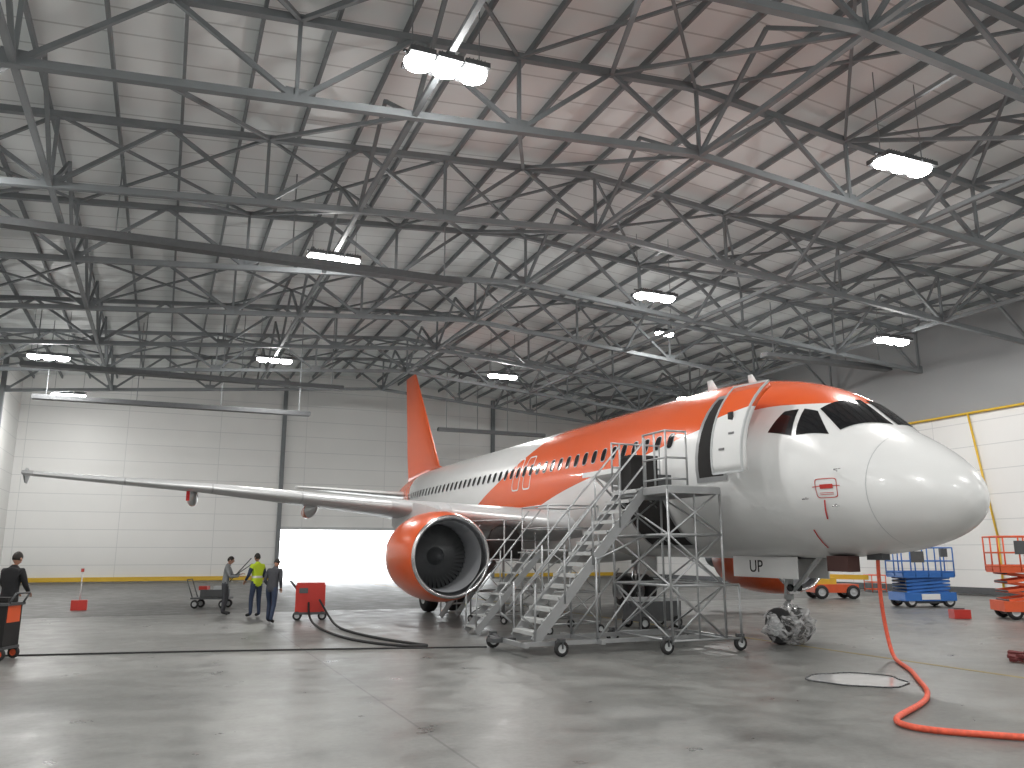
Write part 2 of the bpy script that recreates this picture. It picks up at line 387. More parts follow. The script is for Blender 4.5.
# ------------------------------------------------------------------ airliner
air = empty('passenger_airplane', (0, 0, .047), (.0072, 0, 0))
A0 = .16
ST = np.array([ # a, top, bottom, halfwidth
(A0, 2.86, 2.84, .0), (.21, 3.07, 2.63, .25), (.35, 3.28, 2.43, .49), (.62, 3.54, 2.23, .79), (1.08, 3.88, 2.05, 1.10), (1.53, 4.14, 1.94, 1.31),
(1.75, 4.26, 1.90, 1.40), (2.0, 4.46, 1.87, 1.47), (2.3, 4.71, 1.84, 1.55), (2.6, 4.93, 1.81, 1.61), (3.0, 5.15, 1.79, 1.69), (3.5, 5.36, 1.77, 1.77),
(4.2, 5.57, 1.75, 1.86), (5, 5.72, 1.74, 1.92), (6, 5.82, 1.73, 1.96), (7, 5.85, 1.72, 1.975), (12, 5.85, 1.72, 1.975), (20, 5.85, 1.72, 1.975), (23.5, 5.85, 1.73, 1.975),
(25, 5.85, 1.84, 1.95), (27, 5.85, 2.17, 1.86), (29, 5.84, 2.66, 1.67), (31, 5.80, 3.22, 1.39), (33, 5.69, 3.8, 1.05), (35, 5.52, 4.3, .66), (36.5, 5.35, 4.63, .36), (37.5, 5.2, 4.85, .16)])
Tn = np.sqrt(ST[:, 0] - A0)
def pchip(x, y, q):
    h = np.diff(x); d = np.diff(y) / h; n = len(x); m = np.zeros(n); m[0] = d[0]; m[-1] = d[-1]
    for i in range(1, n - 1):
        if d[i - 1] * d[i] > 0:
            w1 = 2 * h[i] + h[i - 1]; w2 = h[i] + 2 * h[i - 1]; m[i] = (w1 + w2) / (w1 / d[i - 1] + w2 / d[i])
    i = int(min(max(np.searchsorted(x, q) - 1, 0), n - 2)); t = (q - x[i]) / h[i]
    return (2 * t**3 - 3 * t**2 + 1) * y[i] + (t**3 - 2 * t**2 + t) * h[i] * m[i] + (-2 * t**3 + 3 * t**2) * y[i + 1] + (t**3 - t**2) * h[i] * m[i + 1]
def sec(a):
    q = math.sqrt(max(a - A0, 0)); return pchip(Tn, ST[:, 1], q), pchip(Tn, ST[:, 2], q), pchip(Tn, ST[:, 3], q)
def surf(a, ph, side=-1):
    zt, zb, w = sec(a); zc = zb + (zt - zb) * .5
    return Vector((side * w * math.sin(ph), a, zc + (zt - zc) * math.cos(ph)))
def phz(a, z):
    zt, zb, w = sec(a); zc = (zt + zb) / 2; return math.acos(max(-1, min(1, (z - zc) / (zt - zc))))
def nrm(a, ph, side):
    e = 1e-3; d1 = surf(a + e, ph, side) - surf(max(a - e, A0), ph, side); d2 = surf(a, ph + e, side) - surf(a, ph - e, side)
    n = d1.cross(d2).normalized(); p = surf(a, ph, side)
    zt, zb, w = sec(a)
    if n.dot(p - Vector((0, a, (zt + zb) / 2))) < 0: n = -n
    return n
def onskin(a, z, side=-1, off=.01):
    ph = phz(a, z); return surf(a, ph, side) + nrm(a, ph, side) * off
mb = MB(); rings = []
aa = [A0 + q for q in [0.0005, .004, .012, .03, .06, .1, .16, .24, .34, .46]] + list(np.arange(.75, 7.01, .125)) + list(np.arange(7.5, 23.6, .5)) + list(np.arange(24, 37.51, .4)) + [37.5]
N = 72
for a in aa: rings.append([surf(a, 2 * math.pi * i / N, -1) for i in range(N)])
mb.loft(rings, M_livery); mb.obj('fuselage', air)
mb = MB(); mb.lathe([(37.45, .16), (37.62, .13), (37.6, .08), (37.4, .07)], (0, 0, 5.03), M_dmetal, 20); mb.obj('apu_exhaust', air)

def patch(mb, corners, side, mt, off=.012, nu=8, nv=5):
    pts = []
    for j in range(nv + 1):
        for i in range(nu + 1):
            u, v = i / nu, j / nv
            a = (1 - u) * (1 - v) * corners[0][0] + u * (1 - v) * corners[1][0] + u * v * corners[2][0] + (1 - u) * v * corners[3][0]
            p = (1 - u) * (1 - v) * corners[0][1] + u * (1 - v) * corners[1][1] + u * v * corners[2][1] + (1 - u) * v * corners[3][1]
            pts.append(surf(a, p, side) + nrm(a, p, side) * off)
    fs = [(j * (nu + 1) + i, j * (nu + 1) + i + 1, (j + 1) * (nu + 1) + i + 1, (j + 1) * (nu + 1) + i) for j in range(nv) for i in range(nu)]
    mb.add(pts, fs, mt, True)
def azc(*p): return [(a, phz(a, z)) for a, z in p]
mb = MB(); R = math.radians
for sd in (-1, 1):
    patch(mb, [(1.76, R(2.5)), (2.10, R(45)), (2.66, R(37)), (2.50, R(2.5))], sd, M_glass)
    patch(mb, azc((2.22, 4.08), (2.82, 4.11), (2.92, 4.68), (2.66, 4.60)), sd, M_glass)
    patch(mb, azc((2.90, 4.12), (3.45, 4.24), (3.28, 4.66), (3.02, 4.68)), sd, M_glass)
mb.obj('cockpit_windows', air)
mb = MB()
def rrect(a0, z0, w, h, sd, off, n=12, p=3.2):
    pts = []
    for i in range(n):
        t = 2 * math.pi * i / n; c, s_ = math.cos(t), math.sin(t)
        pts.append(onskin(a0 + w / 2 * math.copysign(abs(c)**(2 / p), c), z0 + h / 2 * math.copysign(abs(s_)**(2 / p), s_), sd, off))
    return pts
for sd in (-1, 1):
    for k in range(46):
        a = 6.55 + .533 * k
        p1 = rrect(a, 4.42, .27, .39, sd, .006); mb.add(p1, [tuple(range(12))], M_grey)
        p2 = rrect(a, 4.42, .23, .34, sd, .012); mb.add(p2, [tuple(range(12))], M_glass)
mb.obj('cabin_windows', air)
def outline(mb, a0, z0, w, h, sd, mt, th=.02, n=40, p=7):
    pts = rrect(a0, z0, w, h, sd, .008, n, p); ctr = rrect(a0, z0, w - 2 * th, h - 2 * th, sd, .008, n, p)
    mb.add(pts + ctr, [(i, (i + 1) % n, n + (i + 1) % n, n + i) for i in range(n)], mt)
mb = MB()
for sd in (-1, 1):
    outline(mb, 14.75, 4.35, .60, 1.1, sd, M_white, .045); outline(mb, 15.65, 4.35, .60, 1.1, sd, M_white, .045)
    outline(mb, 30.2, 4.3, .8, 1.8, sd, M_line, .025)
    if sd < 0: outline(mb, 24.5, 2.75, 1.2, 1.3, sd, M_line, .02)
outline(mb, 5.0, 4.35, .85, 1.88, 1, M_line, .03)
mb.obj('door_outlines', air)
mb = MB()
for a in (1.40,):
    for i in range(64):
        p0, p1 = 2 * math.pi * i / 64, 2 * math.pi * (i + 1) / 64
        q = [surf(a, p0, -1) * 1, surf(a, p1, -1), surf(a + .014, p1, -1), surf(a + .014, p0, -1)]
        c = Vector((0, a, 3)); q = [v + (v - c).normalized() * .004 for v in q]; mb.add(q, [(0, 1, 2, 3)], M_grey)
outline(mb, 2.12, 3.05, .44, .36, -1, M_red, .014)
patch(mb, azc((1.98, 3.04), (2.24, 3.04), (2.24, 3.12), (1.98, 3.12)), -1, M_red, .012, 3, 2)
patch(mb, azc((1.84, 3.075), (2.40, 3.075), (2.40, 3.09), (1.84, 3.09)), -1, M_red, .014, 3, 1)
for dz in (-.10, -.13):
    patch(mb, azc((1.98, 3.06 + dz), (2.26, 3.06 + dz), (2.26, 3.07 + dz), (1.98, 3.07 + dz)), -1, M_red, .012, 3, 1)
for a, z in ((2.3, 2.5), (2.9, 1.98)):
    patch(mb, azc((a, z), (a + .03, z), (a + .03 - .12, z + .34), (a - .12, z + .34)), -1, M_redcloth, .02, 1, 3)
mb.obj('nose_markings', air)
mb = MB()
mb.loft([[(-.02, 7.1, 5.84), (.02, 7.1, 5.84), (.02, 7.5, 5.84), (-.02, 7.5, 5.84)], [(-.01, 7.35, 6.2), (.01, 7.35, 6.2), (.01, 7.55, 6.2), (-.01, 7.55, 6.2)]], M_white)
mb.loft([[(-.02, 5.6, 5.76), (.02, 5.6, 5.76), (.02, 5.9, 5.79), (-.02, 5.9, 5.79)], [(-.01, 5.8, 6.05), (.01, 5.8, 6.05), (.01, 5.95, 6.05), (-.01, 5.95, 6.05)]], M_white)
for a, z in ((1.9, 3.35), (2.0, 2.75), (2.6, 2.9)):
    p = onskin(a, z, -1, 0); q = onskin(a, z, -1, .12); mb.tube(p, q, .012, M_metal, 6); mb.tube(q, q + Vector((0, -.16, 0)), .01, M_metal, 6)
mb.obj('probes', air)

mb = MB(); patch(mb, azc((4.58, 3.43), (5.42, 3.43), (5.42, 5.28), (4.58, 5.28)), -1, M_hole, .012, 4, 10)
for (a0, a1, z0, z1) in ((4.5, 4.6, 3.38, 5.33), (5.4, 5.5, 3.38, 5.33), (4.5, 5.5, 3.36, 3.46), (4.5, 5.5, 5.25, 5.34)):
    patch(mb, azc((a0, z0), (a1, z0), (a1, z1), (a0, z1)), -1, M_alu, .018, 2, 8)
mb.obj('service_door_aperture', air)
mb = MB(); da, dx = -1.22, -.52
ZZ = np.linspace(3.42, 5.28, 12); AA = [4.56, 4.60, 4.7, 5.3, 5.40, 5.44]
out = [[onskin(a, z, -1, 0) for a in AA] for z in ZZ]
inn = [[onskin(a, z, -1, -.13) for a in AA] for z in ZZ]
mb.loft([r_ + i_[::-1] for r_, i_ in zip(out, inn)], M_livery)
for z in (3.75, 4.75):
    mb.beam(onskin(5.3, z, -1, -.1), Vector(onskin(5.3, z, -1, -.1)) + Vector((.42, .5, 0)), .1, .12, M_dmetal)
p = onskin(5.0, 4.55, -1, .005); mb.box(p, (.03, .15, .2), M_glass)
for z, aa_ in ((4.2, .3), (3.9, .55)):
    p = onskin(4.58 + aa_, z, -1, .004); mb.box(p, (.02, .16, .04), M_line)
n = len(ZZ)
for k in range(n - 1):
    for j in (0, -1): mb.beam(out[k][j], out[k + 1][j], .04, .04, M_grey)
for k in (0, -1):
    for j in range(len(AA) - 1): mb.beam(out[k][j], out[k][j + 1], .04, .04, M_grey)
mb.obj('service_door', air, loc=(dx, da, .02))
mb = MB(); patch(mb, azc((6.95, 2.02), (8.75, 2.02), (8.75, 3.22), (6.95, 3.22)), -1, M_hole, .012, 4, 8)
for (a0, a1, z0, z1) in ((6.88, 6.97, 1.98, 3.27), (8.73, 8.82, 1.98, 3.27), (6.88, 8.82, 1.96, 2.04), (6.88, 8.82, 3.2, 3.28)):
    patch(mb, azc((a0, z0), (a1, z0), (a1, z1), (a0, z1)), -1, M_alu, .018, 2, 6)
hp = onskin(7.0, 3.3, -1, .05); r0 = []
for t in np.linspace(0, 1, 8):
    r0.append((hp.x - 1.1 * t, hp.z + .45 * t + .2 * math.sin(math.pi * t)))
ring = lambda a: [Vector((x, a, z + .06)) for x, z in r0] + [Vector((x, a, z - .06)) for x, z in r0[::-1]]
mb.loft([ring(6.95), ring(8.75)], M_white, smooth=False)
mb.tube((-1.95, 7.1, 2.9), (-2.8, 7.1, 3.7), .03, M_metal); mb.tube((-1.95, 8.6, 2.9), (-2.8, 8.6, 3.7), .03, M_metal)
mb.obj('cargo_door', air)

mb = MB(); rings = []
for a in np.linspace(10.6, 22.6, 28):
    t = (a - 10.6) / 12.0; e = max(0, math.sin(math.pi * t))**.55; w = .3 + 1.85 * e; zb = 1.9 - .48 * e; zt = 2.0 + 1.0 * e
    ring = []
    for i in range(36):
        th = 2 * math.pi * i / 36; c, s_ = math.cos(th), math.sin(th)
        ring.append((w * math.copysign(abs(c)**.8, c), a, (zt + zb) / 2 + (zt - zb) / 2 * math.copysign(abs(s_)**.8, s_)))
    rings.append(ring)
mb.loft(rings, M_white); mb.obj('belly_fairing', air)

def airfoil(chord, th, n=14):
    up, lo = [], []
    for i in range(n + 1):
        x = .5 * (1 - math.cos(math.pi * i / n)); y = 5 * th * (.2969 * math.sqrt(x) - .126 * x - .3516 * x * x + .2843 * x**3 - .1015 * x**4)
        up.append((x * chord, (y * 1.05 + .01 * math.sin(math.pi * x)) * chord)); lo.append((x * chord, (-y * .9 + .01 * math.sin(math.pi * x)) * chord))
    return up + lo[-2:0:-1]
def lift_surface(mb, secs, side, mt, vertical=False, n=14):
    rings = []
    for s_, le, z, ch, th, tw in secs:
        ring = []
        for x, y in airfoil(ch, th, n):
            yy = y - x * math.tan(tw)
            ring.append((side * s_, le + x, z + yy) if not vertical else (y, le + x, z))
        rings.append(ring)
    mb.loft(rings, mt)
M_wing = mat('wing_grey', (0.56, .57, .58), .35, 0, .06, 1.2)
M_le = mat('slat_metal', (0.72, .73, .74), .3, .3, .04)
WS = [(1.2, 11.6, 2.55, 7.0, .15, R(3)), (2.0, 12.0, 2.65, 6.4, .15, R(3)), (6.4, 14.3, 3.17, 4.0, .12, R(1.5)), (11.5, 16.98, 3.72, 2.75, .11, R(0)), (16.95, 19.85, 4.22, 1.55, .105, R(-1.0))]
def wsec(s_):
    for i in range(len(WS) - 1):
        if WS[i][0] <= s_ <= WS[i + 1][0]:
            t = (s_ - WS[i][0]) / (WS[i + 1][0] - WS[i][0]); return [WS[i][k] * (1 - t) + WS[i + 1][k] * t for k in range(6)]
for sd, nm in ((-1, 'wing_starboard'), (1, 'wing_port')):
    mb = MB(); lift_surface(mb, WS, sd, M_wing)
    for s0, s1 in ((2.4, 4.9), (6.5, 8.9), (8.95, 11.4), (11.45, 13.9), (13.95, 16.6)):
        rr = []
        for s_ in (s0, s1):
            _, le, z, ch, th, tw = wsec(s_); ring = []
            af = airfoil(ch, th, 14); af = af[-4:] + af[:5]
            for x, y in af: ring.append((sd * s_, le + x * 1.02 - .035, z + y * 1.04 - x * math.tan(tw) - .01))
            rr.append(ring)
        mb.loft(rr, M_le, caps=False, closed=False)
    s_, le, z, ch, th, tw = WS[-1]
    for sg, hh in ((1, .42), (-1, .38)):
        mb.loft([[(sd * (s_ - .03), le + .5, z), (sd * (s_ + .03), le + .5, z), (sd * (s_ + .03), le + 1.7, z + .03), (sd * (s_ - .03), le + 1.7, z + .03)],
                 [(sd * (s_ + .04), le + 1.35, z + sg * hh * .62), (sd * (s_ + .07), le + 1.35, z + sg * hh * .62), (sd * (s_ + .07), le + 1.8, z + sg * hh * .62), (sd * (s_ + .04), le + 1.8, z + sg * hh * .62)]], M_grey, smooth=False)
    for s_ in (4.2, 8.3, 11.9):
        _, le, z, ch, th, tw = wsec(s_); rings = []
        for t in np.linspace(0, 1, 14):
            e = math.sin(math.pi * t)**.6 + .02; a = le + ch * .45 + t * (ch * .55 + .9)
            rings.append([(sd * s_ + .17 * e * math.cos(q), a, z - .18 - .05 * (s_ < 5) - .12 * t + .24 * e * math.sin(q)) for q in [2 * math.pi * i / 12 for i in range(12)]])
        mb.loft(rings[:7], M_wing); mb.loft(rings[6:], M_orange if s_ > 5 else M_wing)
    mb.obj(nm, air)
    mb = MB(); lift_surface(mb, [(.3, 32.3, 4.65, 3.9, .1, 0), (1.2, 32.9, 4.72, 3.4, .1, 0), (6.22, 35.6, 5.15, 1.35, .09, 0)], sd, M_white)
    mb.obj('stabiliser_starboard' if sd < 0 else 'stabiliser_port', air)
mb = MB(); lift_surface(mb, [(0, 27.9, 5.6, 8.0, .015, 0), (0, 30.2, 6.05, 5.75, .08, 0), (0, 31.0, 7.0, 5.2, .095, 0), (0, 34.85, 11.7, 2.0, .09, 0), (0, 35.1, 11.78, 1.7, .05, 0)], 1, M_orange, True)
mb.obj('tail_fin', air)

M_liner = mat('inlet_liner', (.36, .37, .39), .5, .15, .08)
def engine(sd, nm):
    mb = MB(); c = (sd * 5.75, 10.95, 1.72); F = 1.45
    mb.lathe([(.09, 1.075), (.3, 1.135), (.7, 1.185), (1.3, 1.21), (2.0, 1.19), (2.7, 1.10), (3.25, .97), (3.3, .93)], c, M_orange, 56)
    mb.lathe([(.28, .915), (.12, .955), (.04, .985), (0, 1.015), (.02, 1.045), (.09, 1.075)], c, M_metal, 56)
    mb.lathe([(.28, .915), (.55, .885), (1.0, .875), (F + .2, .875)], c, M_liner, 56)
    mb.lathe([(F + .1, .875), (F + .12, .3), (F + .12, .001)], c, M_hole, 56)
    mb.lathe([(F - .43, .001), (F - .41, .04), (F - .3, .13), (F - .1, .22), (F + .05, .27)], c, M_fan, 32)
    for i in range(40):
        t = 2 * math.pi * i / 40; pts = []
        for r_, tw in ((.25, .3), (.55, .6), (.87, .95)):
            for e in (-1, 1):
                tt = t + e * .075 / max(r_, .35) * math.cos(tw * .7)
                pts.append((c[0] + r_ * math.cos(tt), c[1] + F + e * .06 * math.sin(tw), c[2] + r_ * math.sin(tt)))
        mb.add(pts, [(0, 1, 3, 2), (2, 3, 5, 4)], M_fan)
    mb.lathe([(3.3, .93), (2.9, .9), (2.6, .62), (3.3, .6), (3.9, .52), (4.4, .43), (4.42, .38), (4.1, .35)], c, M_dmetal, 40)
    mb.lathe([(4.0, .3), (4.6, .2), (5.0, .06), (5.05, .001)], c, M_dmetal, 24)
    rings = []
    for a, z0, z1, w in ((12.0, 2.85, 2.97, .06), (12.8, 2.6, 3.12, .2), (14.0, 2.3, 3.25, .24), (15.4, 2.35, 3.1, .22), (17.0, 2.65, 2.95, .06)):
        rings.append([(c[0] - w, a, z0), (c[0] + w, a, z0), (c[0] + w * .8, a, z1), (c[0] - w * .8, a, z1)])
    mb.loft(rings, M_wing, smooth=False)
    mb.obj(nm, air)
engine(-1, 'engine_starboard'); engine(1, 'engine_port')

mb = MB(); g = -.083
for sx in (-.25, .25): mb.wheel((sx, 5.07, g + .385), .385, .22, M_black, M_grey)
mb.tube((-.3, 5.07, g + .385), (.3, 5.07, g + .385), .05, M_metal); mb.tube((0, 5.07, g + .33), (0, 5.0, g + 1.0), .06, M_metal)
mb.tube((0, 5.0, g + .95), (0, 4.9, 1.95), .1, M_grey); mb.tube((0, 5.0, g + 1.0), (0, 3.9, 1.85), .05, M_grey)
mb.tube((0, 5.07, g + .45), (0, 5.3, g + .7), .03, M_metal); mb.tube((0, 5.3, g + .7), (0, 5.0, g + .95), .03, M_metal)
mb.box((0, 4.85, g + 1.15), (.3, .1, .16), M_metal)
mb.tube((-.12, 4.82, g + 1.2), (-.12, 4.78, g + 1.2), .08, M_glass, 14); mb.tube((.12, 4.82, g + 1.2), (.12, 4.78, g + 1.2), .08, M_glass, 14)
mb.obj('nose_gear', air)
mb = MB()
for sd in (-1, 1):
    mb.beam((sd * .42, 4.2, 1.55), (sd * .42, 6.3, 1.55), .03, .46, M_white)
    mb.beam((sd * .34, 4.5, 1.85), (sd * .42, 4.5, 1.6), .03, .03, M_metal)
patch(mb, [(4.2, R(168)), (6.4, R(168)), (6.4, R(192)), (4.2, R(192))], -1, M_hole, .012)
mb.obj('nose_gear_doors', air)
def text(s_, size, loc, rot, mt, nm):
    cu = bpy.data.curves.new(nm, 'FONT'); cu.body = s_; cu.size = size; cu.extrude = .002; cu.align_x = 'CENTER'; cu.align_y = 'CENTER'
    o = bpy.data.objects.new(nm, cu); C.objects.link(o); o.parent = air; o.location = loc; o.rotation_euler = rot; cu.materials.append(mt); return o
text('UP', .38, (-.44, 5.5, 1.55), (R(90), 0, R(-90)), M_black, 'registration_text')
mb = MB()
for sd in (-1, 1):
    g = -.175
    for sx in (-.46, .46): mb.wheel((sd * 3.8 + sx, 17.71, g + .585), .585, .42, M_black, M_grey)
    mb.tube((sd * 3.8 - .5, 17.71, g + .585), (sd * 3.8 + .5, 17.71, g + .585), .09, M_metal)
    mb.tube((sd * 3.8, 17.71, g + .55), (sd * 3.8, 17.6, 1.5), .11, M_metal); mb.tube((sd * 3.8, 17.6, 1.4), (sd * 3.75, 17.5, 2.9), .16, M_grey)
    mb.tube((sd * 3.8, 17.6, 1.5), (sd * 2.2, 17.4, 2.2), .07, M_grey)
    mb.box((sd * 4.3, 17.5, 1.7), (.05, 1.2, 1.6), M_white)
mb.obj('main_gear', air)
mb = MB(); _, le, z, ch, th, tw = wsec(12.1)
mb.box((-12.1, le + .4, z - .28), (.10, .02, .30), M_redcloth); mb.obj('warning_streamer', air)

bm = bmesh.new(); bmesh.ops.create_icosphere(bm, subdivisions=4, radius=1)
for v in bm.verts:
    d0 = v.co.copy(); n = .9 + .32 * mn.noise(d0 * 2.1) + .14 * mn.noise(d0 * 5.3)
    v.co = Vector((d0.x * .52 * n, d0.y * .58 * n, max(.012, .40 + d0.z * .46 * n)))
me = bpy.data.meshes.new('wheel_plastic_wrap'); bm.to_mesh(me); bm.free(); me.materials.append(M_plastic)
for pl in me.polygons: pl.use_smooth = True
o = bpy.data.objects.new('wheel_plastic_wrap', me); C.objects.link(o); o.location = (0, 5.05, -.083); o.parent = air

# ------------------------------------------------------------------ access stairs
def stairs():
    e = empty('aircraft_access_stairs', (0, 0, 0)); T = M_alu
    y0, y1 = 5.35, 6.35; xb, xt, zt = -5.95, -3.35, 3.3; n = 14
    mb = MB()
    for y in (y0, y1):
        mb.beam((xb, y, .25), (xt, y, zt - .05), .05, .2, T)
    for i in range(n):
        t = (i + .5) / n; x = xb + (xt - xb) * t; z = .25 + (zt - .25) * (i + 1) / n - .05
        mb.box((x, (y0 + y1) / 2, z), (.26, y1 - y0, .035), M_tread); mb.box((x - .125, (y0 + y1) / 2, z - .02), (.015, y1 - y0, .07), M_tread)
    mb.obj('flight', e)
    mb = MB(); r = .022
    for y in (y0 - .03, y1 + .03):
        for dz in (.5, 1.0): mb.tube((xb - .1, y, .35 + dz), (xt, y, zt + dz), r, T)
        for t in np.linspace(.0, 1, 5):
            x = xb + (xt - xb) * t; z = .3 + (zt - .3) * t; mb.tube((x, y, z - .1), (x, y, z + 1.05), r, T)
        mb.path([(xb - .1, y, 1.35), (xb - .3, y, 1.15), (xb - .3, y, .75), (xb - .05, y, .55)], r, T)
    mb.obj('handrails', e)
    mb = MB(); X0, X1, Y0, Y1 = -3.4, -2.12, 4.45, 6.65
    mb.box(((X0 + X1) / 2, (Y0 + Y1) / 2, zt - .04), (X1 - X0, Y1 - Y0, .06), M_tread)
    for y in (Y0, Y1): mb.beam((X0, y, zt - .1), (X1, y, zt - .1), .06, .14, T)
    for x in (X0, X1): mb.beam((x, Y0, zt - .1), (x, Y1, zt - .1), .06, .14, T)
    def guard(p, q, nn):
        p, q = Vector(p), Vector(q)
        for dz in (.12, .55, 1.1): mb.tube(p + Vector((0, 0, dz)), q + Vector((0, 0, dz)), r, T)
        for t in np.linspace(0, 1, nn): a = p.lerp(q, t); mb.tube(a, a + Vector((0, 0, 1.12)), r, T)
    guard((X0, Y1, zt), (X1, Y1, zt), 3); guard((X0, Y0, zt), (X0, y0 - .05, zt), 3); guard((X0, Y0, zt), (X0 + .5, Y0, zt), 2)
    mb.obj('platform', e)
    mb = MB(); r = .026
    legs = [(X0, Y0), (X0, Y1), (-1.75, Y0), (-1.75, Y1), (-4.6, y0 - .05), (-4.6, y1 + .1)]
    for x, y in legs[:4]:
        mb.tube((x, y, .18), (x, y, zt - .1 if x < -2 else 1.3), r, T)
    for x, y in ((X1, Y0), (X1, Y1)): mb.tube((x, y, .25), (x, y, zt - .1), r, T)
    for x, y in legs[4:]: mb.tube((x, y, .22), (x, y, 1.85), r, T)
    for y in (Y0, Y1):
        for z in (.25, 1.3, 2.3): mb.tube((X0, y, z), (X1 if z > 1.5 else -1.75, y, z), r, T)
        mb.tube((X0, y, .25), (X1, y, 1.3), r * .8, T); mb.tube((X1, y, 1.3), (X0, y, 2.3), r * .8, T); mb.tube((X0, y, 2.3), (X1, y, zt - .1), r * .8, T)
        mb.tube((X1, y, .25), (X0, y, 1.3), r * .8, T); mb.tube((X0, y, 1.3), (X1, y, 2.3), r * .8, T); mb.tube((X1, y, 2.3), (X0, y, zt - .1), r * .8, T)
        mb.tube(((X0 + X1) / 2, y, .25), ((X0 + X1) / 2, y, zt - .1), r * .8, T)
    for x in (X0, X1):
        for z in (.25, 1.3, 2.3): mb.tube((x, Y0, z), (x, Y1, z), r, T)
        mb.tube((x, Y0, .25), (x, Y1, 1.3), r * .8, T); mb.tube((x, Y1, 1.3), (x, Y0, 2.3), r * .8, T); mb.tube((x, Y0, 2.3), (x, Y1, zt - .1), r * .8, T)
        mb.tube((x, Y1, .25), (x, Y0, 1.3), r * .8, T); mb.tube((x, Y0, 1.3), (x, Y1, 2.3), r * .8, T)
    for y in (y0 - .05, y1 + .1):
        mb.beam((xb - .35, y, .22), (-1.7, y, .22), .08, .08, T); mb.tube((-4.6, y, .25), (X0, y, 1.6), r * .8, T); mb.tube((-4.6, y, 1.8), (X0, y, 2.3), r * .8, T)
    for x in (xb - .3, -4.6, -1.75): mb.beam((x, Y0 if x > -4 else y0 - .3, .22), (x, Y1 + .25, .22), .08, .08, T)
    mb.obj('frame', e)
    mb = MB()
    for x, y in ((-6.2, 6.9), (-5.55, 5.0), (-1.75, 4.5), (-1.7, 6.6), (-3.5, 4.5), (-3.4, 6.8)):
        mb.wheel((x, y, .15), .15, .08, M_black, M_grey, 'Y', 16); mb.box((x, y, .3), (.12, .14, .06), M_dmetal); mb.beam((x, y - .06, .3), (x, y - .06, .15), .05, .015, M_dmetal)
        mb.beam((x, y + .06, .3), (x, y + .06, .15), .05, .015, M_dmetal)
    for (a, b) in (((-6.2, 6.9, .28), (-6.25, 6.4, .22)), ((-5.55, 5.0, .3), (-5.55, 5.2, .24))): mb.beam(a, b, .08, .06, M_dmetal)
    mb.beam((-6.5, 6.3, .22), (-6.0, 6.3, .22), .3, .08, M_dmetal)
    mb.obj('castors', e)
    mb = MB(); mb.box((-2.9, 6.3, 3.68), (.7, .45, .72), M_hole); mb.box((-2.9, 6.3, 4.06), (.72, .47, .05), M_black); mb.box((-2.3, 6.35, 3.5), (.35, .35, .36), M_dmetal)
    mb.obj('tool_bag', e)
stairs()

def dock_stand(name, ox, oy, w, l, h, cover, rotz=0):
    e = empty(name, (ox, oy, 0), (0, 0, rotz)); r = .02; T = M_alu; mb = MB()
    P = [(-w / 2, -l / 2), (w / 2, -l / 2), (w / 2, l / 2), (-w / 2, l / 2)]
    for i in range(4):
        a, b = P[i], P[(i + 1) % 4]
        mb.tube((*a, .16), (*a, h + 1.1), r, T)
        for z in (.25, h * .5, h, h + .55, h + 1.1): mb.tube((*a, z), (*b, z), r, T)
        mb.tube((*a, .25), (*b, h * .5), r * .8, T); mb.tube((*b, h * .5), (*a, h), r * .8, T)
    mb.box((0, 0, h), (w, l, .05), M_tread); mb.obj('frame', e)
    mb = MB(); n = int(h / .24)
    for k in range(n):
        mb.box((-w / 2 - (n - k) * .2, 0, (k + 1) * h / n - .05), (.24, .7, .03), M_tread)
    for y in (-.36, .36):
        mb.beam((-w / 2 - n * .2 - .1, y, .08), (-w / 2, y, h - .05), .04, .15, T)
        mb.tube((-w / 2 - n * .2 - .1, y, 1.0), (-w / 2, y, h + 1.0), r, T); mb.tube((-w / 2 - n * .2 - .1, y, .1), (-w / 2 - n * .2 - .1, y, 1.0), r, T)
        mb.tube((-w / 2 - n * .1, y, h * .5), (-w / 2 - n * .1, y, h * .5 + 1), r, T)
    mb.obj('steps', e)
    mb = MB()
    for a in P: mb.wheel((a[0], a[1], .11), .11, .06, M_black, M_grey, 'Y', 14)
    mb.obj('castors', e)
    if cover:
        mb = MB(); rings = []
        for z, q in ((.02, .46), (.3, .52), (.6, .5), (.85, .38), (.98, .15)):
            rings.append([(q * math.cos(t) * (1 + .08 * math.sin(5 * t)), q * math.sin(t) * (1 + .08 * math.cos(4 * t)), h + z) for t in [2 * math.pi * i / 20 for i in range(20)]])
        mb.loft(rings, M_hole); mb.obj('black_dust_cover', e)
dock_stand('maintenance_stand', -3.3, 9.6, 1.4, 1.6, 2.0, False, 0)
dock_stand('maintenance_stand', -3.5, 12.9, 1.2, 1.5, 1.75, True, R(-60))

mb = MB(); mb.box((0, 0, .45), (1.3, .8, .5), M_dmetal); mb.box((0, 0, .74), (1.2, .7, .08), M_grey)
for x in (-.5, .5):
    for y in (-.42, .42): mb.wheel((x, y, .16), .16, .08, M_black, M_grey, 'Y', 14)
mb.tube((-.6, 0, .5), (-.95, 0, .95), .02, M_alu); mb.obj('ground_cart', loc=(-.6, 9.6, 0))

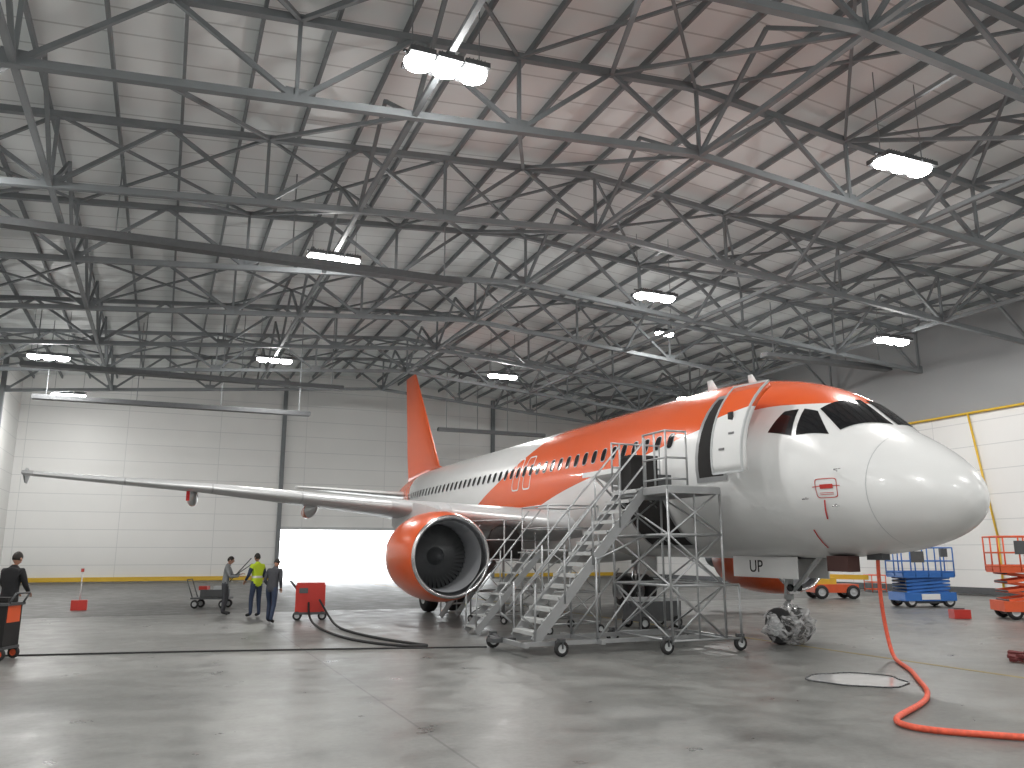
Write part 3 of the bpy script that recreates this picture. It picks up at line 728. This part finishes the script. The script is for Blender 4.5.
# ------------------------------------------------------------------ lifts
def scissor_lift(loc, rz, col, L=2.3, W=1.15, H=2.2, lev=3):
    e = empty('scissor_lift', loc, (0, 0, rz)); mb = MB()
    mb.box((0, 0, .38), (L, W, .3), col); mb.box((0, 0, .2), (L * .6, W * .8, .12), M_dmetal); mb.box((0, -W / 2 - .01, .38), (L * .35, .02, .2), M_white)
    for x in (-L * .37, L * .37):
        for y in (-W / 2 + .1, W / 2 - .1): mb.wheel((x, y, .22), .22, .18, M_black, M_grey, 'Y', 18)
    mb.obj('chassis', e); mb = MB(); z0 = .55; zt = H - 1.1; dh = (zt - z0) / lev
    for y in (-W / 2 + .12, W / 2 - .12):
        for k in range(lev):
            a, b = z0 + k * dh, z0 + (k + 1) * dh
            mb.beam((-L * .42, y, a), (L * .42, y, b), .05, .08, col); mb.beam((L * .42, y + .05, a), (-L * .42, y + .05, b), .05, .08, col)
    for k in range(lev + 1):
        for x in (-L * .42, L * .42): mb.tube((x, -W / 2 + .1, z0 + k * dh), (x, W / 2 - .08, z0 + k * dh), .03, M_dmetal)
    mb.obj('scissors', e); mb = MB()
    mb.box((0, 0, zt + .06), (L, W, .1), col)
    P = [(-L / 2, -W / 2), (L / 2, -W / 2), (L / 2, W / 2), (-L / 2, W / 2)]
    for i in range(4):
        a, b = Vector(P[i]), Vector(P[(i + 1) % 4])
        for z in (.2, .6, 1.08): mb.tube((a.x, a.y, zt + z), (b.x, b.y, zt + z), .024, col)
        nn = 4 if i % 2 == 0 else 2
        for t in range(nn): q = a.lerp(b, t / nn); mb.tube((q.x, q.y, zt + .05), (q.x, q.y, zt + 1.08), .024, col)
        mb.box(((a.x + b.x) / 2, (a.y + b.y) / 2, zt + .17), (abs(b.x - a.x) + .02, abs(b.y - a.y) + .02, .14), col)
    mb.box((L * .3, -W / 2 - .06, zt + .9), (.25, .12, .3), M_dmetal); mb.box((-L * .2, -W / 2 - .03, zt + .75), (.5, .03, .4), M_dmetal); mb.obj('platform', e)
yaw = math.atan2(-.389, .921)
scissor_lift((13.4, 13.2, 0), yaw + .1, M_blue, 2.0, 1.1, 2.15, 4)
scissor_lift((11.75, 7.6, 0), yaw - .2, M_lorange, 2.3, 1.2, 2.45, 3)
e = empty('boom_lift', (14.4, 18.6, 0), (0, 0, yaw)); mb = MB()
mb.box((-.1, 0, .45), (1.9, 1.1, .35), M_lorange); mb.box((-.5, 0, .75), (.9, .9, .3), M_yellow)
for x in (-.75, .6):
    for y in (-.5, .5): mb.wheel((x, y, .3), .3, .22, M_black, M_grey, 'Y', 18)
mb.beam((-.7, 0, .95), (1.5, 0, .9), .2, .2, M_yellow)
for z in (.4, .7, 1.0): mb.path([(1.5, -.4, z), (2.1, -.4, z), (2.1, .4, z), (1.5, .4, z), (1.5, -.4, z)], .02, M_lorange)
for x in (1.5, 2.1):
    for y in (-.4, .4): mb.tube((x, y, .3), (x, y, 1.0), .02, M_lorange)
mb.box((1.8, 0, .3), (.62, .82, .05), M_dmetal); mb.obj('machine', e)

e = empty('hydraulic_service_unit', (-8.5, 15.9, 0), facing(.2, 1)); mb = MB()
mb.box((0, 0, .62), (.85, .6, .78), M_red); mb.box((0, 0, 1.04), (.8, .56, .06), M_red); mb.box((-.2, -.305, .85), (.25, .02, .15), M_dmetal)
mb.box((0, 0, .2), (.9, .65, .07), M_dmetal)
for x in (-.36, .36):
    for y in (-.28, .28): mb.wheel((x, y, .13), .13, .06, M_black, M_grey, 'Y', 14)
mb.path([(-.42, -.2, .9), (-.6, -.2, 1.12), (-.6, .2, 1.12), (-.42, .2, .9)], .018, M_dmetal)
mb.obj('unit', e)
e = empty('tool_trolley', (-10.9, 22.6, 0), (0, 0, yaw)); mb = MB()
mb.box((0, 0, .35), (1.3, .7, .06), M_dmetal); mb.box((.1, 0, .52), (.9, .5, .26), M_dmetal); mb.box((-.3, 0, .7), (.3, .3, .14), M_red); mb.box((.25, .0, .71), (.35, .3, .12), M_grey)
for x in (-.5, .5):
    for y in (-.3, .3): mb.wheel((x, y, .15), .15, .07, M_black, M_grey, 'Y', 14)
mb.path([(-.62, -.25, .38), (-.85, -.25, 1.0), (-.85, .25, 1.0), (-.62, .25, .38)], .02, M_dmetal); mb.obj('trolley', e)
e = empty('fire_extinguisher_stand', (-15.2, 23.2, 0)); mb = MB()
mb.box((0, 0, .17), (.5, .35, .34), M_red); mb.tube((0, 0, .3), (0, 0, 1.35), .02, M_white, 8); mb.box((0, 0, 1.35), (.1, .04, .12), M_red); mb.obj('stand', e)
mb = MB(); mb.box((0, 0, .14), (.5, .35, .26), M_red); mb.box((0, 0, .29), (.3, .05, .04), M_dmetal)
for x in (-.18, .18): mb.box((x, 0, .005), (.08, .3, .01), M_dmetal)
mb.obj('wheel_chock', loc=(9.6, 8.6, 0), rot=(0, 0, yaw))
e = empty('equipment_cart', (-15.5, 8.75, 0), (0, 0, yaw)); mb = MB()
mb.box((0, 0, .6), (.7, .5, .75), M_hole); mb.box((.33, 0, .82), (.05, .40, .3), M_lorange); mb.box((0, 0, 1.0), (.78, .55, .05), M_dmetal)
mb.box((-.05, -.26, .7), (.5, .02, .2), M_dmetal); mb.box((.1, 0, 1.07), (.4, .3, .1), M_hole); mb.path([(.36, -.22, .98), (.48, -.22, 1.2), (.48, .22, 1.2), (.36, .22, .98)], .018, M_dmetal)
for x in (-.3, .3):
    for y in (-.22, .22): mb.wheel((x, y, .11), .11, .06, M_black, M_lorange, 'Y', 14)
mb.box((0, 0, .22), (.75, .5, .05), M_dmetal); mb.obj('cart', e)
mb = MB(); mr_ = mat('rag_red', (.14, .03, .03), .9)
for i in range(14):
    mb.box((random.uniform(-.25, .25), random.uniform(-.2, .2), .05 + random.uniform(0, .07)), (.25, .12, .05), mr_, (random.uniform(-.3, .3), random.uniform(-.3, .3), random.uniform(0, 3)))
mb.obj('rag_pile', loc=(1.9, 1.1, .02))
mb = MB(); ring = []
for i in range(40):
    t = 2 * math.pi * i / 40; rr = .72 + .05 * math.sin(3 * t) + .03 * math.sin(7 * t + 1); ring.append((rr * math.cos(t), rr * math.sin(t)))
mb.add([(x, y, .006) for x, y in ring], [tuple(range(40))], mat('plastic_sheet', (.42, .42, .42), .12, 0, .2, 3))
for i in range(40):
    a, b = ring[i], ring[(i + 1) % 40]; mb.tube((a[0], a[1], .012), (b[0], b[1], .012), .011, M_dmetal, 6)
mb.obj('drip_mat', loc=(-2.6, .6, 0))

def cable(name, pts, r, mt):
    cu = bpy.data.curves.new(name, 'CURVE'); cu.dimensions = '3D'; cu.bevel_depth = r; cu.bevel_resolution = 3; cu.resolution_u = 10
    sp = cu.splines.new('NURBS'); sp.points.add(len(pts) - 1)
    for p, q in zip(sp.points, pts): p.co = (*q, 1)
    sp.order_u = 4; sp.use_endpoint_u = True; cu.materials.append(mt)
    o = bpy.data.objects.new(name, cu); C.objects.link(o); return o
cable('ground_power_cable', [(-.1, 2.35, 1.95), (-.1, 2.4, 1.2), (-.05, 2.35, .4), (-.1, 2.2, .04), (-.6, 1.6, .04), (-1.2, .8, .04), (-1.9, .1, .04), (-2.5, -.6, .04), (-3.3, -1.3, .04), (-4.3, -1.8, .04), (-4.85, -2.1, .04), (-4.95, -2.6, .04), (-4.3, -3.2, .04), (-3.2, -4.3, .04), (-2, -5.4, .04)], .036, M_hose)
mb = MB(); mb.box((-.1, 2.35, 1.83), (.22, .35, .18), M_dmetal); mb.box((-.35, 3.0, 1.66), (.3, .55, .3), mat('panel_brown', (.10, .045, .04), .6)); mb.obj('ground_power_plug', air)
cable('hydraulic_hose', [(-8.3, 15.6, .6), (-8.1, 14.9, .1), (-8.3, 13, .03), (-8.3, 11.4, .03), (-8.0, 9.3, .03), (-7.5, 7.9, .03), (-7.3, 7.5, .03), (-7.9, 7.6, .03), (-8.6, 9.0, .03), (-8.8, 11, .03), (-8.8, 13, .03), (-8.7, 15, .1), (-8.6, 15.6, .5)], .03, M_black)
cable('floor_cable', [(-19, 9.8, .015), (-15.9, 9.3, .015), (-12, 8.6, .015), (-9.5, 7.9, .015), (-6.3, 7.0, .015)], .018, M_black)
M_oldy = mat('worn_yellow', (.30, .24, .10), .6, 0, .35, 2)
mb = MB(); mb.box((0, -6, .002), (.12, 26, .004), M_oldy); mb.box((0, 30, .002), (.12, 42, .004), M_oldy); mb.obj('floor_marking')

# ------------------------------------------------------------------ people
def skin_mesh(vs, es, rs, root=0, sub=1):
    me = bpy.data.meshes.new('t'); me.from_pydata(vs, es, []); o = bpy.data.objects.new('t', me); C.objects.link(o)
    m = o.modifiers.new('s', 'SKIN'); m.use_smooth_shade = True
    for i, r_ in enumerate(rs):
        d = me.skin_vertices[0].data[i]; d.radius = (r_, r_) if not isinstance(r_, tuple) else r_; d.use_root = (i == root)
    s_ = o.modifiers.new('u', 'SUBSURF'); s_.levels = sub; s_.render_levels = sub
    dg = bpy.context.evaluated_depsgraph_get(); dg.update()
    res = bpy.data.meshes.new_from_object(o.evaluated_get(dg)); bpy.data.objects.remove(o); return res
M_lips = mat('lips', (.3, .12, .1), .6)
def person(name, loc, rot, cloth, J=None, lean=0.0, headyaw=0, headpitch=0, sc=1.0):
    base = dict(pel=(0, 0, .98), spi=(0, 0, 1.14), che=(0, .01, 1.33), nb=(0, 0, 1.48), nk=(0, .015, 1.57),
                sl=(-.185, 0, 1.43), sr=(.185, 0, 1.43), el=(-.235, -.02, 1.15), er=(.235, -.02, 1.15), wl=(-.23, .09, .92), wr=(.23, .09, .92),
                hl=(-.095, 0, .92), hr=(.095, 0, .92), kl=(-.11, .02, .51), kr=(.11, .02, .51), al=(-.115, -.02, .09), ar=(.115, -.02, .09), tl=(-.135, .17, .045), tr=(.135, .17, .045))
    if J: base.update(J)
    P = {k: Vector(v) for k, v in base.items()}
    if lean:
        Rm = Matrix.Rotation(-lean, 3, 'X'); pv = P['pel'].copy()
        for k in ('spi', 'che', 'nb', 'nk', 'sl', 'sr', 'el', 'er', 'wl', 'wr'): P[k] = pv + Rm @ (P[k] - pv)
    names = list(P); rad = dict(pel=(.155, .115), spi=(.15, .105), che=(.175, .12), nb=(.10, .075), nk=.055, sl=.075, sr=.075, el=.05, er=.05, wl=.036, wr=.036,
                                hl=.10, hr=.10, kl=.068, kr=.068, al=.05, ar=.05, tl=.042, tr=.042)
    ed = [('pel', 'spi', 'torso'), ('spi', 'che', 'torso'), ('che', 'nb', 'torso'), ('nb', 'nk', 'skin'), ('che', 'sl', 'torso'), ('che', 'sr', 'torso'),
          ('sl', 'el', 'sleeve'), ('sr', 'er', 'sleeve'), ('el', 'wl', 'sleeve'), ('er', 'wr', 'sleeve'), ('pel', 'hl', 'legs'), ('pel', 'hr', 'legs'),
          ('hl', 'kl', 'legs'), ('hr', 'kr', 'legs'), ('kl', 'al', 'legs'), ('kr', 'ar', 'legs'), ('al', 'tl', 'shoe'), ('ar', 'tr', 'shoe')]
    idx = {n: i for i, n in enumerate(names)}
    me = skin_mesh([P[n] for n in names], [(idx[a], idx[b]) for a, b, _ in ed], [rad[n] for n in names], idx['pel'], 2)
    mats = dict(torso=cloth[0], sleeve=cloth[1], legs=cloth[2], shoe=M_black, skin=M_skin)
    tags = ['torso', 'sleeve', 'legs', 'shoe', 'skin']
    me.materials.clear()
    for t in tags: me.materials.append(mats[t])
    for pl in me.polygons:
        c = pl.center; best = 9; bt = 'torso'
        for a, b, t in ed:
            A, B = P[a], P[b]; ab = B - A; u = max(0, min(1, (c - A).dot(ab) / ab.dot(ab))); d = (c - (A + ab * u)).length / (1.0 if t != 'torso' else 1.7)
            if d < best: best = d; bt = t
        pl.material_index = tags.index(bt); pl.use_smooth = True
    root = empty(name, loc, rot); root.scale = (sc, sc, sc)
    o = bpy.data.objects.new('body', me); C.objects.link(o); o.parent = root
    for sd, w, el in ((-1, 'wl', 'el'), (1, 'wr', 'er')):
        W = P[w]; d = (P[w] - P[el]).normalized(); side = Vector((1, 0, 0)); side = (side - d * side.dot(d)).normalized(); nrm_ = d.cross(side)
        vs = [W, W + d * .05, W + d * .085]; rs = [(.026, .02), (.036, .017), (.038, .015)]; es = [(0, 1), (1, 2)]
        for k, ln in zip((-1.5, -.5, .5, 1.5), (.06, .075, .08, .068)):
            b0 = W + d * .09 + side * k * .019; i0 = len(vs)
            vs += [b0, b0 + d * ln * .5 + nrm_ * .008, b0 + d * ln * .85 + nrm_ * .03]; rs += [.009, .0085, .007]; es += [(2, i0), (i0, i0 + 1), (i0 + 1, i0 + 2)]
        i0 = len(vs); t0 = W + d * .035 - side * sd * .032
        vs += [t0, t0 + d * .04 - side * sd * .018, t0 + d * .07 - side * sd * .02 + nrm_ * .01]; rs += [.011, .0095, .008]; es += [(1, i0), (i0, i0 + 1), (i0 + 1, i0 + 2)]
        hm = skin_mesh(vs, es, rs, 0, 1); hm.materials.clear(); hm.materials.append(M_skin)
        ho = bpy.data.objects.new('hand', hm); C.objects.link(ho); ho.parent = root
    mb = MB(); n1, n2 = 14, 20; rings = []
    def hp(th, ph):
        x, y, z = math.sin(th) * math.cos(ph), math.sin(th) * math.sin(ph), math.cos(th)
        px, py, pz = x * .076, y * .098, z * .118
        if pz < 0: px *= 1 - .28 * (-z); py = py * (1 - .12 * (-z)) + .012 * (-z)
        if y > .75 and -.35 < z < .15: py += .02 * (1 - abs(x) * 3) if abs(x) < .3 else 0
        return Vector((px, py, pz))
    for i in range(1, n1): rings.append([hp(math.pi * i / n1, 2 * math.pi * j / n2) for j in range(n2)])
    mb.loft(rings, M_skin)
    hr = []
    for i in range(0, 8):
        th = .05 + math.pi * .6 * i / 7
        ring = []
        for j in range(n2):
            ph = 2 * math.pi * j / n2; front = max(0, math.sin(ph)); t2 = min(th, math.pi * (.60 - .30 * front)); ring.append(hp(t2, ph) * 1.09)
        hr.append(ring)
    mb.loft(hr, M_hair, caps=True)
    for sx in (-1, 1):
        mb.lathe([(-.008, .001), (-.006, .008), (.0, .011), (.006, .008), (.008, .001)], (sx * .03, .09, .0), M_white, 8)
        mb.lathe([(-.004, .001), (0, .005), (.004, .001)], (sx * .03, .099, .0), M_hole, 8)
        mb.box((sx * .03, .094, .022), (.03, .008, .005), M_hair)
        mb.lathe([(-.008, .004), (-.005, .02), (.005, .024), (.009, .01)], (sx * .079, -.005, -.01), M_skin, 10, 'X', True)
    mb.box((0, .088, -.062), (.045, .008, .009), M_lips)
    ho = mb.obj('head', root); up = (P['nk'] - P['nb']).normalized()
    ho.location = P['nk'] + up * .10 + Vector((0, .01, .0)); ho.rotation_euler = (-lean * .6 - headpitch, 0, headyaw)
    return root
NAVY = mat('navy_cloth', (.03, .045, .085), .85, 0, .25, 12); BLK = mat('black_cloth', (.012, .012, .014), .85, 0, .3, 12)
GRY = mat('grey_cloth', (.22, .23, .24), .85, 0, .2, 12); DGR = mat('dark_grey_cloth', (.05, .052, .06), .85, 0, .2, 12)
def vest():
    m, nt, b = new_mat('hi_vis_vest'); tc = nt.nodes.new('ShaderNodeTexCoord'); sp = nt.nodes.new('ShaderNodeSeparateXYZ'); nt.links.new(tc.outputs['Object'], sp.inputs[0])
    f = math_node(nt, 'LESS_THAN', math_node(nt, 'ABSOLUTE', math_node(nt, 'SUBTRACT', sp.outputs[2], vb=1.12)), vb=.03)
    mx = nt.nodes.new('ShaderNodeMix'); mx.data_type = 'RGBA'; mx.inputs[6].default_value = (.50, .66, .03, 1); mx.inputs[7].default_value = (.7, .7, .7, 1)
    nt.links.new(f, mx.inputs[0]); nt.links.new(mx.outputs[2], b.inputs['Base Color']); b.inputs['Roughness'].default_value = .8; return m
VEST = vest()
p = person('mechanic_man', (-10.75, 18.8, 0), facing(.921, -.2), (GRY, GRY, DGR), dict(el=(-.2, .16, 1.2), wl=(-.1, .40, 1.28), er=(.22, .14, 1.18), wr=(.14, .40, 1.22), kl=(-.11, .06, .52), tl=(-.13, .2, .045)), lean=.12, headpitch=.15, sc=1.03)
mb = MB(); mb.tube((-.2, .1, 1.0), (.1, .75, 1.72), .018, M_dmetal); mb.tube((.05, .15, 1.1), (.2, .8, 1.55), .015, M_dmetal); mb.obj('pole', p)
person('mechanic_man', (-9.9, 17.6, 0), facing(-.5, .9), (VEST, NAVY, NAVY), dict(el=(-.27, .02, 1.17), wl=(-.24, .2, 1.02), er=(.27, .02, 1.17), wr=(.22, .2, 1.02), kl=(-.13, .04, .51), al=(-.15, 0, .09), tl=(-.17, .19, .045)), sc=1.08)
person('mechanic_man', (-9.75, 15.0, 0), facing(.5, .8), (DGR, DGR, NAVY), dict(wl=(-.15, .2, 1.0), wr=(.18, .2, 1.0), kl=(-.11, .14, .54), al=(-.12, .1, .1), tl=(-.13, .29, .05), kr=(.11, -.04, .52), ar=(.12, -.22, .11), tr=(.13, -.05, .045)), lean=.3, headpitch=.4, sc=1.02)
person('mechanic_man', (-15.5, 10.05, 0), facing(.5, .8), (BLK, BLK, BLK), dict(el=(-.24, .08, 1.18), wl=(-.15, .3, 1.08), er=(.24, .08, 1.18), wr=(.15, .3, 1.08)), lean=.10, headpitch=.1, sc=1.1)

# ------------------------------------------------------------------ world, camera
w = bpy.data.worlds.new('World'); bpy.context.scene.world = w; w.use_nodes = True
bg = w.node_tree.nodes['Background']; bg.inputs[0].default_value = (.95, .98, 1, 1); bg.inputs[1].default_value = 7.0
cam = bpy.data.cameras.new('camera'); co = bpy.data.objects.new('camera', cam); C.objects.link(co)
cam.sensor_width = 36; cam.lens = 814 / 1024 * 36; cam.clip_end = 500
co.location = (-12.73, -9.58, 1.93)
d = Vector((.389 * math.cos(.205), .921 * math.cos(.205), math.sin(.205)))
co.rotation_euler = d.to_track_quat('-Z', 'Y').to_euler()
bpy.context.scene.camera = co
try: bpy.context.scene.view_settings.view_transform = 'Standard'
except Exception as ex: print(ex)
